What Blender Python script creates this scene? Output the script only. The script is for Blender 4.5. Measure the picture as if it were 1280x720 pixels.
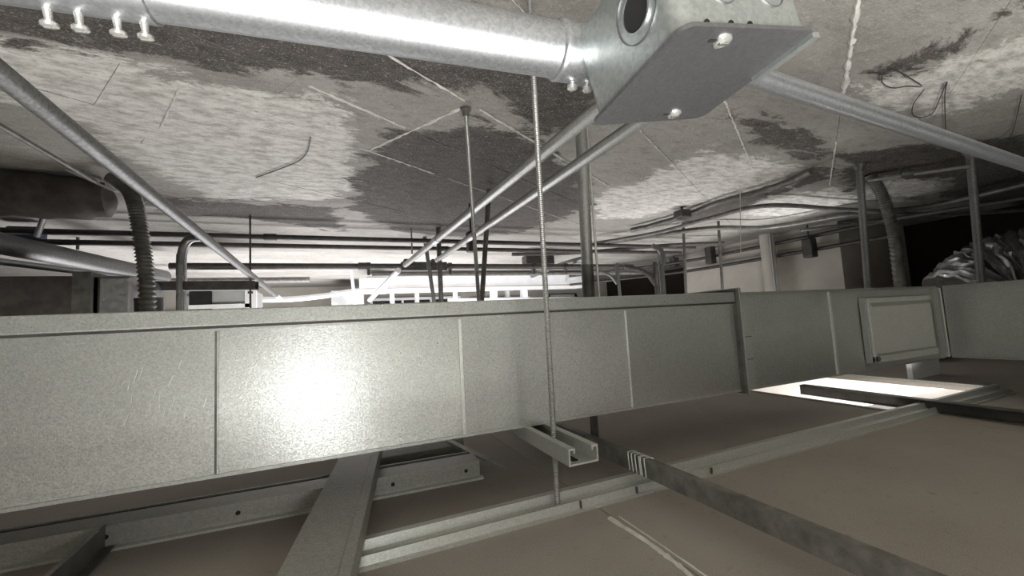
import bpy, bmesh, math, random
import numpy as np
from mathutils import Vector, Matrix
random.seed(7)
for o in list(bpy.data.objects): bpy.data.objects.remove(o)
S = bpy.context.scene
COL = S.collection

# ------------------------------------------------------------------ camera
# world: X along the long duct, Y away across it, Z up, camera at the origin
F = 516.0; CX, CY = 640.0, 360.0
ROLL = math.atan(0.056)
PITCH = math.atan(43*math.cos(ROLL)/F)
YAW = math.radians(22.8)
def _axes():
    w = np.array([0, math.cos(PITCH), math.sin(PITCH)]); r0 = np.array([1., 0, 0]); u0 = np.cross(r0, w)
    r = math.cos(ROLL)*r0-math.sin(ROLL)*u0; u = math.sin(ROLL)*r0+math.cos(ROLL)*u0
    c, s = math.cos(-YAW), math.sin(-YAW); R = np.array([[c, -s, 0], [s, c, 0], [0, 0, 1]])
    return R@r, R@u, R@w
AR, AU, AW = _axes()
cd = bpy.data.cameras.new('camera'); cam = bpy.data.objects.new('camera', cd); COL.objects.link(cam)
cam.matrix_world = Matrix(((AR[0], AU[0], -AW[0], 0), (AR[1], AU[1], -AW[1], 0), (AR[2], AU[2], -AW[2], 0), (0, 0, 0, 1)))
cd.sensor_width = 36; cd.lens = 36*F/1280; cd.clip_start = 0.01
S.camera = cam
def ray(x, y): return AW+(x-CX)/F*AR-(y-CY)/F*AU
def pz(x, y, z): d = ray(x, y); return Vector(d*z/d[2])          # point on height z
def pY(x, y, Y): d = ray(x, y); return Vector(d*Y/d[1])          # point on plane Y
def pX(x, y, X): d = ray(x, y); return Vector(d*X/d[0])          # point on plane X
def pt(x, y, t): return Vector(ray(x, y)*t)                      # point at depth t

# ------------------------------------------------------------------ light
W = bpy.data.worlds.new('world'); S.world = W; W.use_nodes = True
W.node_tree.nodes['Background'].inputs[0].default_value = (0.8, 0.85, 0.9, 1)
W.node_tree.nodes['Background'].inputs[1].default_value = 0.15
def lamp(name, kind, loc, power, size=0.1, sizey=None, target=None, color=(1, 1, 1)):
    l = bpy.data.lights.new(name, kind); l.energy = power; l.color = color
    if kind == 'AREA':
        l.size = size
        if sizey: l.shape = 'RECTANGLE'; l.size_y = sizey
    else: l.shadow_soft_size = size
    o = bpy.data.objects.new(name, l); COL.objects.link(o); o.location = loc
    if target is not None:
        o.rotation_euler = (Vector(target)-Vector(loc)).to_track_quat('-Z', 'Y').to_euler()
    return o
lamp('phone_flash', 'POINT', (-0.05, -0.03, -0.15), 1.7, 0.016, color=(0.96, 0.98, 1.0))
lamp('upward_fill', 'AREA', (0.0, -0.8, -1.2), 80, 2.2, 1.4, target=(0.0, 0.1, 0.5), color=(1.0, 0.985, 0.94))  # unseen fill added below the camera to brighten slab and deck
lamp('open_bay_light', 'AREA', (0.0, 3.4, -1.0), 60, 2.4, 1.2, target=(0.0, 3.4, 0.5), color=(0.97, 0.96, 1.0)).data.spread = math.radians(150)
lamp('side_room_light', 'AREA', (2.2, 0.9, -1.5), 75, 0.9, 0.6, target=(3.4, 1.0, -0.6), color=(0.98, 0.98, 1.0))
S.view_settings.view_transform = 'Standard'; S.view_settings.look = 'None'
S.view_settings.gamma = 1; S.view_settings.use_curve_mapping = False
S.view_settings.exposure = 0.75

# ------------------------------------------------------------------ helpers
class MB:
    def __init__(s): s.v = []; s.f = []; s.sm = []
    def add(s, vs, fs, smooth=False):
        b = len(s.v); s.v += [Vector(q) for q in vs]
        for q in fs: s.f.append([b+i for i in q]); s.sm.append(smooth)
        return s
    def box(s, x0, x1, y0, y1, z0, z1):
        vs = [(x, y, z) for z in (z0, z1) for y in (y0, y1) for x in (x0, x1)]
        return s.add(vs, [(0, 2, 3, 1), (4, 5, 7, 6), (0, 1, 5, 4), (2, 6, 7, 3), (0, 4, 6, 2), (1, 3, 7, 5)])
    def obox(s, c, ax, ay, az):                     # oriented box: centre and three half axes
        c, ax, ay, az = Vector(c), Vector(ax), Vector(ay), Vector(az)
        vs = [c+i*ax+j*ay+k*az for k in (-1, 1) for j in (-1, 1) for i in (-1, 1)]
        return s.add(vs, [(0, 2, 3, 1), (4, 5, 7, 6), (0, 1, 5, 4), (2, 6, 7, 3), (0, 4, 6, 2), (1, 3, 7, 5)])
    def tube(s, path, r, seg=14, caps=True, radii=None):
        P = [Vector(q) for q in path]; n = len(P)
        T = []
        for i in range(n):
            a = P[max(i-1, 0)]; b = P[min(i+1, n-1)]; T.append((b-a).normalized())
        up = Vector((0, 0, 1)) if abs(T[0].z) < 0.9 else Vector((1, 0, 0))
        A = T[0].cross(up).normalized(); vs = []
        for i in range(n):
            A = (A-T[i]*A.dot(T[i])).normalized(); B = T[i].cross(A)
            rr = radii[i] if radii else r
            for k in range(seg):
                th = 2*math.pi*k/seg; vs.append(P[i]+rr*(math.cos(th)*A+math.sin(th)*B))
        fs = [(i*seg+k, i*seg+(k+1) % seg, (i+1)*seg+(k+1) % seg, (i+1)*seg+k) for i in range(n-1) for k in range(seg)]
        s.add(vs, fs, True)
        if caps:
            s.add(vs[:seg], [tuple(range(seg-1, -1, -1))]); s.add(vs[-seg:], [tuple(range(seg))])
        return s
    def pipe(s, p0, p1, r0, r1, seg=24):            # hollow tube with wall
        p0, p1 = Vector(p0), Vector(p1); t = (p1-p0).normalized()
        up = Vector((0, 0, 1)) if abs(t.z) < 0.9 else Vector((1, 0, 0)); A = t.cross(up).normalized(); B = t.cross(A)
        rings = [(p0, r1), (p1, r1), (p1, r0), (p0, r0)]; vs = []
        for p, r in rings:
            for k in range(seg):
                th = 2*math.pi*k/seg; vs.append(p+r*(math.cos(th)*A+math.sin(th)*B))
        fs = [(i*seg+k, i*seg+(k+1) % seg, ((i+1) % 4)*seg+(k+1) % seg, ((i+1) % 4)*seg+k) for i in range(4) for k in range(seg)]
        return s.add(vs, fs, True)
    def prism(s, prof, p0, p1, side, up):           # closed profile (s,h) swept from p0 to p1
        p0, p1, side, up = Vector(p0), Vector(p1), Vector(side), Vector(up); n = len(prof)
        vs = [p+a*side+b*up for p in (p0, p1) for a, b in prof]
        fs = [(i, (i+1) % n, n+(i+1) % n, n+i) for i in range(n)]+[tuple(range(n-1, -1, -1)), tuple(range(n, 2*n))]
        return s.add(vs, fs)
    def lathe(s, c, axis, prof, seg=20):            # prof: list of (distance along axis, radius)
        c = Vector(c); ax = Vector(axis).normalized()
        up = Vector((0, 0, 1)) if abs(ax.z) < 0.9 else Vector((1, 0, 0)); A = ax.cross(up).normalized(); B = ax.cross(A)
        vs = []
        for h, r in prof:
            for k in range(seg):
                th = 2*math.pi*k/seg; vs.append(c+h*ax+r*(math.cos(th)*A+math.sin(th)*B))
        n = len(prof)
        fs = [(i*seg+k, i*seg+(k+1) % seg, (i+1)*seg+(k+1) % seg, (i+1)*seg+k) for i in range(n-1) for k in range(seg)]
        s.add(vs, fs, True)
        return s.add(vs[:seg], [tuple(range(seg-1, -1, -1))]).add(vs[-seg:], [tuple(range(seg))])
    def build(s, name, m, parent=None, bevel=0, origin=None):
        me = bpy.data.meshes.new(name)
        off = Vector(parent['_w']) if parent is not None else (Vector(origin) if origin is not None else Vector())
        me.from_pydata([v-off for v in s.v], [], s.f)
        me.polygons.foreach_set('use_smooth', s.sm)
        bm = bmesh.new(); bm.from_mesh(me); bmesh.ops.recalc_face_normals(bm, faces=bm.faces[:])
        if bevel:
            bmesh.ops.remove_doubles(bm, verts=bm.verts[:], dist=1e-5)
            es = [e for e in bm.edges if len(e.link_faces) == 2 and e.calc_face_angle(0) > 0.6]
            bmesh.ops.bevel(bm, geom=es, offset=bevel, segments=2, affect='EDGES', profile=0.5)
        bm.to_mesh(me); bm.free()
        if any(s.sm):
            try: me.set_sharp_from_angle(angle=math.radians(40))
            except Exception: pass
        o = bpy.data.objects.new(name, me); COL.objects.link(o)
        me.materials.append(M[m])
        o['_w'] = off
        if parent is not None: o.parent = parent; o['_w'] = Vector(parent['_w'])
        elif origin is not None: o.location = off
        return o
def tag(o, label, cat, group=None):
    o['label'] = label; o['category'] = cat
    if group: o['group'] = group
    return o
def thing(name, label, cat, loc=(0, 0, 0), group=None):
    o = bpy.data.objects.new(name, None); COL.objects.link(o); o.location = loc; o['_w'] = Vector(loc)
    o.empty_display_size = 0.05
    return tag(o, label, cat, group)
def struct(o): o['kind'] = 'structure'; return o
def lerp(a, b, t): return Vector(a)*(1-t)+Vector(b)*t
def smooth_path(pts, n=6):
    P = [Vector(p) for p in pts]; out = []
    Q = [P[0]*2-P[1]]+P+[P[-1]*2-P[-2]]
    for i in range(1, len(Q)-2):
        for k in range(n):
            t = k/n; a, b, c, d = Q[i-1:i+3]
            out.append(0.5*((2*b)+(c-a)*t+(2*a-5*b+4*c-d)*t*t+(3*b-a-3*c+d)*t**3))
    out.append(P[-1]); return out

# ------------------------------------------------------------------ materials
M = {}
def nodes(name):
    m = bpy.data.materials.new(name); m.use_nodes = True; M[name] = m
    nt = m.node_tree; return m, nt, nt.nodes['Principled BSDF']
def N(nt, typ, **kw):
    n = nt.nodes.new(typ)
    for k, v in kw.items(): setattr(n, k, v)
    return n
def noise(nt, scale, detail=4, rough=0.6, vec=None, dist=0):
    n = N(nt, 'ShaderNodeTexNoise'); n.inputs['Scale'].default_value = scale; n.inputs['Detail'].default_value = detail
    n.inputs['Roughness'].default_value = rough; n.inputs['Distortion'].default_value = dist
    if vec is not None: nt.links.new(vec, n.inputs['Vector'])
    return n
def ramp(nt, src, a, b, c0=(0, 0, 0), c1=(1, 1, 1)):
    r = N(nt, 'ShaderNodeValToRGB'); r.color_ramp.elements[0].position = a; r.color_ramp.elements[1].position = b
    r.color_ramp.elements[0].color = (*c0, 1); r.color_ramp.elements[1].color = (*c1, 1)
    nt.links.new(src, r.inputs[0]); return r
def mix(nt, fac, a, b):
    m = N(nt, 'ShaderNodeMix', data_type='RGBA')
    for s_, i in ((fac, 0), (a, 6), (b, 7)):
        if hasattr(s_, 'links') or isinstance(s_, bpy.types.NodeSocket): nt.links.new(s_, m.inputs[i])
        elif i == 0: m.inputs[0].default_value = s_
        else: m.inputs[i].default_value = (*s_, 1)
    return m.outputs[2]
def bump(nt, bs, h, strength, dist=0.002):
    b = N(nt, 'ShaderNodeBump'); b.inputs['Strength'].default_value = strength; b.inputs['Distance'].default_value = dist
    nt.links.new(h, b.inputs['Height']); nt.links.new(b.outputs[0], bs.inputs['Normal']); return b
def pos(nt): return N(nt, 'ShaderNodeNewGeometry').outputs['Position']
def simple(name, c0, c1, scale=20, metal=0.0, rough=0.6, rvar=0.1, bumps=0.1, bscale=None, detail=4):
    m, nt, bs = nodes(name); p = pos(nt); n = noise(nt, scale, detail, 0.65, p)
    r = ramp(nt, n.outputs[0], 0.35, 0.65, c0, c1); nt.links.new(r.outputs[0], bs.inputs['Base Color'])
    bs.inputs['Metallic'].default_value = metal
    n2 = noise(nt, bscale or scale*4, 3, 0.6, p)
    rr = N(nt, 'ShaderNodeMapRange'); rr.inputs['To Min'].default_value = max(rough-rvar, 0.02); rr.inputs['To Max'].default_value = rough+rvar
    nt.links.new(n2.outputs[0], rr.inputs['Value']); nt.links.new(rr.outputs[0], bs.inputs['Roughness'])
    if bumps: bump(nt, bs, n2.outputs[0], bumps, 0.002)
    return m
def galvanized(name, c0, c1, rough, spangle=90, bumps=0.12, metal=0.85):
    m, nt, bs = nodes(name); p = pos(nt)
    v = N(nt, 'ShaderNodeTexVoronoi'); v.inputs['Scale'].default_value = spangle; nt.links.new(p, v.inputs['Vector'])
    n = noise(nt, 9, 4, 0.6, p); n3 = noise(nt, 420, 2, 0.7, p)
    sep = N(nt, 'ShaderNodeSeparateColor'); nt.links.new(v.outputs['Color'], sep.inputs[0])
    a = N(nt, 'ShaderNodeMath', operation='MULTIPLY'); a.inputs[1].default_value = 0.35; nt.links.new(sep.outputs[0], a.inputs[0])
    b = N(nt, 'ShaderNodeMath', operation='MULTIPLY_ADD'); b.inputs[1].default_value = 0.35; nt.links.new(n.outputs[0], b.inputs[0]); nt.links.new(a.outputs[0], b.inputs[2])
    c = N(nt, 'ShaderNodeMath', operation='MULTIPLY_ADD'); c.inputs[1].default_value = 0.3; nt.links.new(n3.outputs[0], c.inputs[0]); nt.links.new(b.outputs[0], c.inputs[2])
    r = ramp(nt, c.outputs[0], 0.25, 0.75, c0, c1); nt.links.new(r.outputs[0], bs.inputs['Base Color'])
    bs.inputs['Metallic'].default_value = metal
    rr = N(nt, 'ShaderNodeMapRange'); rr.inputs['To Min'].default_value = rough+0.08; rr.inputs['To Max'].default_value = rough-0.08
    nt.links.new(c.outputs[0], rr.inputs['Value']); nt.links.new(rr.outputs[0], bs.inputs['Roughness'])
    if bumps: bump(nt, bs, c.outputs[0], bumps, 0.0012)
    return m
galvanized('duct_metal', (0.30, 0.308, 0.288), (0.46, 0.468, 0.44), 0.31, 620, 0.42, 0.82)
galvanized('duct_dull', (0.32, 0.327, 0.305), (0.46, 0.467, 0.44), 0.38, 620, 0.35, 0.7)
galvanized('conduit_metal', (0.32, 0.33, 0.345), (0.50, 0.515, 0.535), 0.37, 420, 0.12, 0.85)
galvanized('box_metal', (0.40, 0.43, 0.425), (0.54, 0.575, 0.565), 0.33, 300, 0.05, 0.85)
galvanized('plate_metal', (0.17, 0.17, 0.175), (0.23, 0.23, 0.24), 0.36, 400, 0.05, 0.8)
galvanized('strut_metal', (0.46, 0.465, 0.43), (0.62, 0.625, 0.58), 0.42, 600, 0.05, 0.6)
galvanized('framing_metal', (0.30, 0.29, 0.26), (0.42, 0.41, 0.37), 0.5, 500, 0.05, 0.6)
galvanized('rod_metal', (0.24, 0.24, 0.228), (0.38, 0.38, 0.36), 0.38, 400, 0.05, 0.5)
galvanized('pipe_grey', (0.10, 0.10, 0.098), (0.19, 0.19, 0.183), 0.42, 300, 0.05, 0.4)
galvanized('foil', (0.30, 0.30, 0.30), (0.50, 0.50, 0.50), 0.32, 60, 0.5, 0.9)
simple('screw_metal', (0.75, 0.75, 0.72), (0.9, 0.9, 0.88), 60, 0.85, 0.28, 0.06, 0)
simple('dark_steel', (0.075, 0.072, 0.065), (0.15, 0.145, 0.13), 30, 0.4, 0.5, 0.1, 0.1)
simple('channel_grey', (0.13, 0.125, 0.11), (0.24, 0.23, 0.205), 45, 0.35, 0.5, 0.1, 0.15)
simple('black_paint', (0.022, 0.019, 0.017), (0.05, 0.044, 0.04), 30, 0.0, 0.5, 0.1, 0.1)
simple('hole_black', (0.006, 0.006, 0.006), (0.012, 0.012, 0.012), 30, 0, 0.8, 0.05, 0)
simple('white_paint', (0.76, 0.77, 0.80), (0.86, 0.87, 0.9), 10, 0, 0.5, 0.1, 0.02)
simple('grey_paint', (0.34, 0.34, 0.34), (0.46, 0.46, 0.45), 8, 0, 0.6, 0.1, 0.05)
simple('wall_plaster', (0.36, 0.34, 0.30), (0.46, 0.43, 0.39), 3, 0, 0.9, 0.05, 0.2, 60)
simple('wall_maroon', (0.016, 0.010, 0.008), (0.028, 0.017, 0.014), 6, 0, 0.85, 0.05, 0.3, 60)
simple('door_brown', (0.10, 0.065, 0.045), (0.16, 0.11, 0.08), 8, 0, 0.6, 0.1, 0.1)
simple('pane_dark', (0.012, 0.009, 0.010), (0.04, 0.026, 0.026), 4, 0, 0.25, 0.05, 0)
simple('compound', (0.52, 0.49, 0.43), (0.68, 0.65, 0.58), 60, 0, 0.9, 0.05, 0.4, 200)
simple('mortar', (0.40, 0.39, 0.36), (0.60, 0.585, 0.545), 40, 0, 0.9, 0.05, 0.4, 200)
simple('wrap_brown', (0.030, 0.025, 0.022), (0.075, 0.064, 0.057), 18, 0, 0.75, 0.1, 0.5, 50)
simple('cable_black', (0.02, 0.02, 0.02), (0.045, 0.045, 0.045), 40, 0, 0.5, 0.1, 0)
simple('cable_grey', (0.10, 0.095, 0.088), (0.18, 0.17, 0.16), 40, 0, 0.7, 0.1, 0)
simple('blue_plastic', (0.02, 0.035, 0.08), (0.03, 0.05, 0.11), 10, 0, 0.4, 0.1, 0)
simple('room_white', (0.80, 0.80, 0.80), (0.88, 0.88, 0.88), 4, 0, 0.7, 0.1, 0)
# brown paper back of the drywall, dusty
m, nt, bs = nodes('drywall_paper'); p = pos(nt)
n1 = noise(nt, 5, 5, 0.6, p); n2 = noise(nt, 700, 2, 0.7, p); n3 = noise(nt, 60, 4, 0.7, p)
c1 = ramp(nt, n1.outputs[0], 0.3, 0.7, (0.245, 0.212, 0.180), (0.325, 0.288, 0.248)).outputs[0]
c2 = mix(nt, ramp(nt, n2.outputs[0], 0.40, 0.68).outputs[0], c1, (0.38, 0.345, 0.30))
c3 = mix(nt, ramp(nt, n3.outputs[0], 0.60, 0.85).outputs[0], c2, (0.19, 0.165, 0.14))
nt.links.new(c3, bs.inputs['Base Color']); bs.inputs['Roughness'].default_value = 0.92
bump(nt, bs, n2.outputs[0], 0.3, 0.001)
# cast concrete soffit with damp stains, a dark brown band and pale efflorescence (patch outlines come from mesh attributes)
m, nt, bs = nodes('concrete_soffit'); p = pos(nt)
mp = N(nt, 'ShaderNodeMapping'); mp.inputs['Rotation'].default_value = (0, 0, -math.radians(31.5)); mp.inputs['Scale'].default_value = (0.65, 1.35, 1)
nt.links.new(p, mp.inputs[0]); pg = mp.outputs[0]
big = noise(nt, 3.5, 6, 0.65, pg); grain = noise(nt, 30, 6, 0.72, pg); fine = noise(nt, 260, 3, 0.7, p)
edge = noise(nt, 9, 8, 0.76, pg, 0.5); grit = noise(nt, 90, 5, 0.75, p)
base = ramp(nt, big.outputs[0], 0.30, 0.72, (0.19, 0.179, 0.160), (0.33, 0.317, 0.290)).outputs[0]
base = mix(nt, ramp(nt, grain.outputs[0], 0.5, 0.78).outputs[0], base, (0.14, 0.130, 0.115))
def mask(attr, amp, w):
    a = N(nt, 'ShaderNodeAttribute', attribute_name=attr)
    s_ = N(nt, 'ShaderNodeMath', operation='SUBTRACT'); s_.inputs[1].default_value = 0.5; nt.links.new(edge.outputs[0], s_.inputs[0])
    q = N(nt, 'ShaderNodeMath', operation='MULTIPLY_ADD'); q.inputs[1].default_value = amp; nt.links.new(s_.outputs[0], q.inputs[0]); nt.links.new(a.outputs['Fac'], q.inputs[2])
    r = N(nt, 'ShaderNodeMapRange', interpolation_type='SMOOTHSTEP'); r.inputs['From Min'].default_value = -w; r.inputs['From Max'].default_value = w
    nt.links.new(q.outputs[0], r.inputs['Value']); return r.outputs[0]
palec = mix(nt, ramp(nt, grain.outputs[0], 0.42, 0.62).outputs[0], (0.60, 0.588, 0.55), (0.33, 0.318, 0.288))
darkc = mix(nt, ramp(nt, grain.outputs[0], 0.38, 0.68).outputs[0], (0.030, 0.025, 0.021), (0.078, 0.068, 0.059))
c = mix(nt, mask('pale', 0.5, 0.02), base, palec)
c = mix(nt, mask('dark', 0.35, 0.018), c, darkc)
c = mix(nt, ramp(nt, fine.outputs[0], 0.54, 0.74, (0, 0, 0), (0.40, 0.40, 0.40)).outputs[0], c, (0.58, 0.565, 0.53))
c = mix(nt, ramp(nt, grit.outputs[0], 0.55, 0.75, (0, 0, 0), (0.7, 0.7, 0.7)).outputs[0], c, (0.10, 0.092, 0.08))
c = mix(nt, ramp(nt, grit.outputs[0], 0.26, 0.42, (0.55, 0.55, 0.55), (0, 0, 0)).outputs[0], c, (0.55, 0.54, 0.505))
nt.links.new(c, bs.inputs['Base Color']); bs.inputs['Roughness'].default_value = 0.9
hs = N(nt, 'ShaderNodeMath', operation='MULTIPLY_ADD'); hs.inputs[1].default_value = 0.35; nt.links.new(fine.outputs[0], hs.inputs[0]); nt.links.new(grain.outputs[0], hs.inputs[2])
bump(nt, bs, hs.outputs[0], 0.8, 0.007)

# ------------------------------------------------------------------ concrete slab overhead
ZS = 0.50
DARK = [[(-60, -60), (-60, 28), (0, 37), (83, 50), (150, 62), (213, 68), (260, 85), (300, 90), (363, 93), (430, 102), (530, 108), (600, 112), (640, 130), (655, 170), (700, 165), (745, 140), (740, 60), (640, 25), (400, -60)],  # first outline: dark brown band along the large conduit
        [(450, 190), (480, 178), (475, 163), (515, 163), (560, 160), (600, 148), (640, 168), (690, 195), (735, 225), (738, 255), (700, 275), (640, 292), (560, 297), (500, 292), (440, 262), (446, 225)],
        [(170, 240), (260, 252), (330, 254), (420, 262), (428, 288), (330, 277), (250, 270), (190, 262)],
        [(845, 272), (900, 250), (980, 235), (1010, 212), (1050, 207), (1020, 228), (920, 262), (860, 278)],
        [(1050, 192), (1130, 182), (1200, 178), (1280, 168), (1300, 260), (1180, 246), (1180, 225), (1110, 222), (1060, 240)],
        [(900, 142), (960, 150), (1020, 165), (1045, 195), (1000, 200), (940, 170)],
        [(1100, 90), (1190, 45), (1290, -5), (1290, 14), (1200, 58), (1150, 88)]]
PALE = [[(-30, 45), (80, 60), (150, 75), (280, 108), (400, 125), (445, 160), (430, 180), (450, 190), (440, 240), (400, 252), (260, 245), (180, 200), (100, 150), (-30, 110)],
        [(740, 250), (800, 225), (850, 205), (880, 190), (930, 195), (1005, 213), (960, 235), (870, 255), (800, 272), (745, 275)],
        [(1070, 112), (1180, 80), (1300, 50), (1300, 110), (1150, 150), (1080, 140)],
        [(1085, 240), (1100, 226), (1160, 222), (1178, 235), (1120, 252)],
        [(945, 252), (1040, 235), (1075, 250), (1000, 270), (940, 272)]]
def polys(L): return [np.array([[*pz(x, min(y, 300), ZS)[:2]] for x, y in q]) for q in L]
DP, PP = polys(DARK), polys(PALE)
def sdist(P, polylist):
    best = np.full(len(P), -0.3)
    for q in polylist:
        n = len(q); d = np.full(len(P), 9.0); ins = np.zeros(len(P), bool)
        for i in range(n):
            a, b = q[i], q[(i+1) % n]; ab = b-a; L = max(ab@ab, 1e-9)
            t = np.clip(((P-a)@ab)/L, 0, 1); d = np.minimum(d, np.linalg.norm(P-a-t[:, None]*ab, axis=1))
            if a[1] != b[1]:
                ins ^= ((a[1] > P[:, 1]) != (b[1] > P[:, 1])) & (P[:, 0] < (b[0]-a[0])*(P[:, 1]-a[1])/(b[1]-a[1])+a[0])
        best = np.maximum(best, np.where(ins, d, -d))
    return np.clip(best, -0.3, 0.3)
def patch_attrs(o):
    me = o.data; co = np.empty(len(me.vertices)*3, 'f'); me.vertices.foreach_get('co', co); P = co.reshape(-1, 3)[:, :2].astype(float)
    for nm, L in (('dark', DP), ('pale', PP)):
        a = me.attributes.new(nm, 'FLOAT', 'POINT'); a.data.foreach_set('value', sdist(P, L).astype('f'))
RX0, RX1, RY0, RY1 = -2.6, 3.6, -1.6, 5.0
b = MB(); nx, ny = 90, 96
vs = [(RX0+(RX1-RX0)*i/nx, RY0+(RY1-RY0)*j/ny, ZS+0.008) for j in range(ny+1) for i in range(nx+1)]
b.add(vs, [(j*(nx+1)+i, j*(nx+1)+i+1, (j+1)*(nx+1)+i+1, (j+1)*(nx+1)+i) for j in range(ny) for i in range(nx)])
b.box(RX0, RX1, RY0, RY1, ZS+0.02, ZS+0.2)
slab = struct(b.build('ceiling', 'concrete_soffit')); slab['label'] = 'stained cast concrete slab overhead with board marks'; patch_attrs(slab)
TH = math.radians(31.5); DA = Vector((math.cos(TH), math.sin(TH), 0)); DN = Vector((-math.sin(TH), math.cos(TH), 0))
BN = [-0.11-0.215*k for k in range(8, 0, -1)]+[-0.11, 0.122, 0.332, 0.584, 0.78, 0.96]+[0.96+0.21*k for k in range(1, 11)]
def arange(n):                                       # part of a board line that lies inside the room
    lo, hi = -9, 9
    for d, o, mn, mx in ((DA.x, DN.x*n, RX0+0.3, RX1-0.3), (DA.y, DN.y*n, RY0+0.3, 3.3)):
        a, c_ = (mn-o)/d, (mx-o)/d; lo = max(lo, min(a, c_)); hi = min(hi, max(a, c_))
    return lo, hi
rnd = random.Random(3)
for k in range(len(BN)-1):
    n0, n1 = BN[k]+0.0004, BN[k+1]-0.0004; lo, hi = arange((n0+n1)/2)
    if hi-lo < 0.3: continue
    ph = 0.685 if 0.5 < (n0+n1)/2 < 0.8 else 0.685+rnd.uniform(0, 1.2)
    cuts = [lo]+sorted(c_ for c_ in (ph+1.25*j for j in range(-4, 5)) if lo+0.15 < c_ < hi-0.15)+[hi]
    for a0, a1 in zip(cuts, cuts[1:]):
        a0 += 0.0004; a1 -= 0.0004
        na = max(2, int((a1-a0)/0.03)); nn = 8; z = ZS+rnd.uniform(0, 0.0016)
        b = MB(); vs = [DA*(a0+(a1-a0)*i/na)+DN*(n0+(n1-n0)*j/nn)+Vector((0, 0, z)) for j in range(nn+1) for i in range(na+1)]
        b.add(vs, [(j*(na+1)+i, (j+1)*(na+1)+i, (j+1)*(na+1)+i+1, j*(na+1)+i+1) for j in range(nn) for i in range(na)])
        cn = [DA*a0+DN*n0, DA*a1+DN*n0, DA*a1+DN*n1, DA*a0+DN*n1]
        for i in range(4):
            p0, p1 = cn[i], cn[(i+1) % 4]
            b.add([p0+Vector((0, 0, z)), p1+Vector((0, 0, z)), p1+Vector((0, 0, ZS+0.012)), p0+Vector((0, 0, ZS+0.012))], [(0, 1, 2, 3)])
        o = b.build('board_imprint', 'concrete_soffit', slab); patch_attrs(o)
def fin(path, r):
    P = smooth_path(path, 1); L = [Vector(q) for q in P]; pts = []
    for i in range(len(L)-1):
        n = max(2, int((L[i+1]-L[i]).length/0.012))
        pts += [lerp(L[i], L[i+1], j/n)+Vector((rnd.uniform(-.0012, .0012), rnd.uniform(-.0012, .0012), 0)) for j in range(n)]
    MB().tube(pts, r, 6, True, [r*rnd.choice((0.5, 0.8, 1, 1.2, 1.5)) for _ in pts]).build('mortar_fin', 'mortar', slab)
for n, a0, a1, r in ((-0.11, 0.75, 1.25, 0.0048), (-0.11, 1.6, 2.2, 0.002), (0.122, 1.05, 1.62, 0.0022), (0.332, 1.0, 1.55, 0.0015), (0.584, 0.35, 0.685, 0.0022),
                     (0.584, 0.72, 1.5, 0.0028), (0.78, 0.42, 0.68, 0.0026), (0.96, 0.66, 0.95, 0.0022), (0.96, 1.0, 2.0, 0.0012), (0.332, 0.1, 0.6, 0.0016)):
    fin([DA*a0+DN*n+Vector((0, 0, ZS)), DA*a1+DN*n+Vector((0, 0, ZS))], r)
fin([DA*0.685+DN*0.96+Vector((0, 0, ZS)), DA*0.69+DN*0.60+Vector((0, 0, ZS))], 0.003)
fin([pz(200, 160, ZS), pz(217, 125, ZS), pz(225, 108, ZS)], 0.0022)
fin([pz(176, 180, ZS), pz(183, 172, ZS)], 0.002)

# ------------------------------------------------------------------ walls, drywall deck, room below
ZD = -0.27; ZF = -2.6
def wallbox(name, x0, x1, y0, y1, z0, z1, m):
    if z1 == ZS: z1 = ZS+0.0085
    return struct(MB().box(x0, x1, y0, y1, z0, z1).build(name, m))
wallbox('wall_back', RX0, RX1, 5.0, 5.1, ZF, ZS, 'wall_plaster')
wallbox('wall_left', RX0-0.1, RX0, RY0, 5.0, ZF, ZS, 'wall_plaster')
wallbox('wall_front', RX0, RX1, RY0-0.1, RY0, ZF, ZS, 'room_white')
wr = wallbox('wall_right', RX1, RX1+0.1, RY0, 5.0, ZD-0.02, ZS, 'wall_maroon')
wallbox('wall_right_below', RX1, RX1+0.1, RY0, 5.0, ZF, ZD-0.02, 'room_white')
wallbox('wall_shaft', 2.78, 3.5, 1.5, 2.72, ZF, ZS, 'wall_plaster')
wallbox('floor_below', RX0, RX1, RY0, 5.0, ZF-0.1, ZF, 'room_white')
boards = [(-0.9, 0.3335, 0.17, 1.15), (0.3365, 1.238, -0.12, 1.15), (1.241, 1.74, -0.12, 0.58), (1.743, 3.59, -0.12, 1.15), (1.241, 1.74, 1.05, 1.15), (-2.59, -0.903, -0.12, 1.15),
          (-2.59, -0.9, -1.59, -0.123), (-0.897, 1.2, -1.59, -1.4), (1.203, 3.59, -1.59, -0.123), (-2.59, -1.3, 1.153, 4.99), (2.3, 2.77, 1.153, 4.99), (-1.297, 2.297, 4.2, 4.99), (2.773, 3.59, 1.153, 1.495), (2.773, 3.59, 2.725, 4.99)]
fl = None
for q in boards:
    bb = MB().box(*q, ZD-0.0127, ZD)
    if fl is None: fl = struct(bb.build('floor', 'drywall_paper')); fl['label'] = 'brown paper back of the suspended drywall ceiling'
    else: bb.build('drywall_board', 'drywall_paper', fl)
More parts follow.
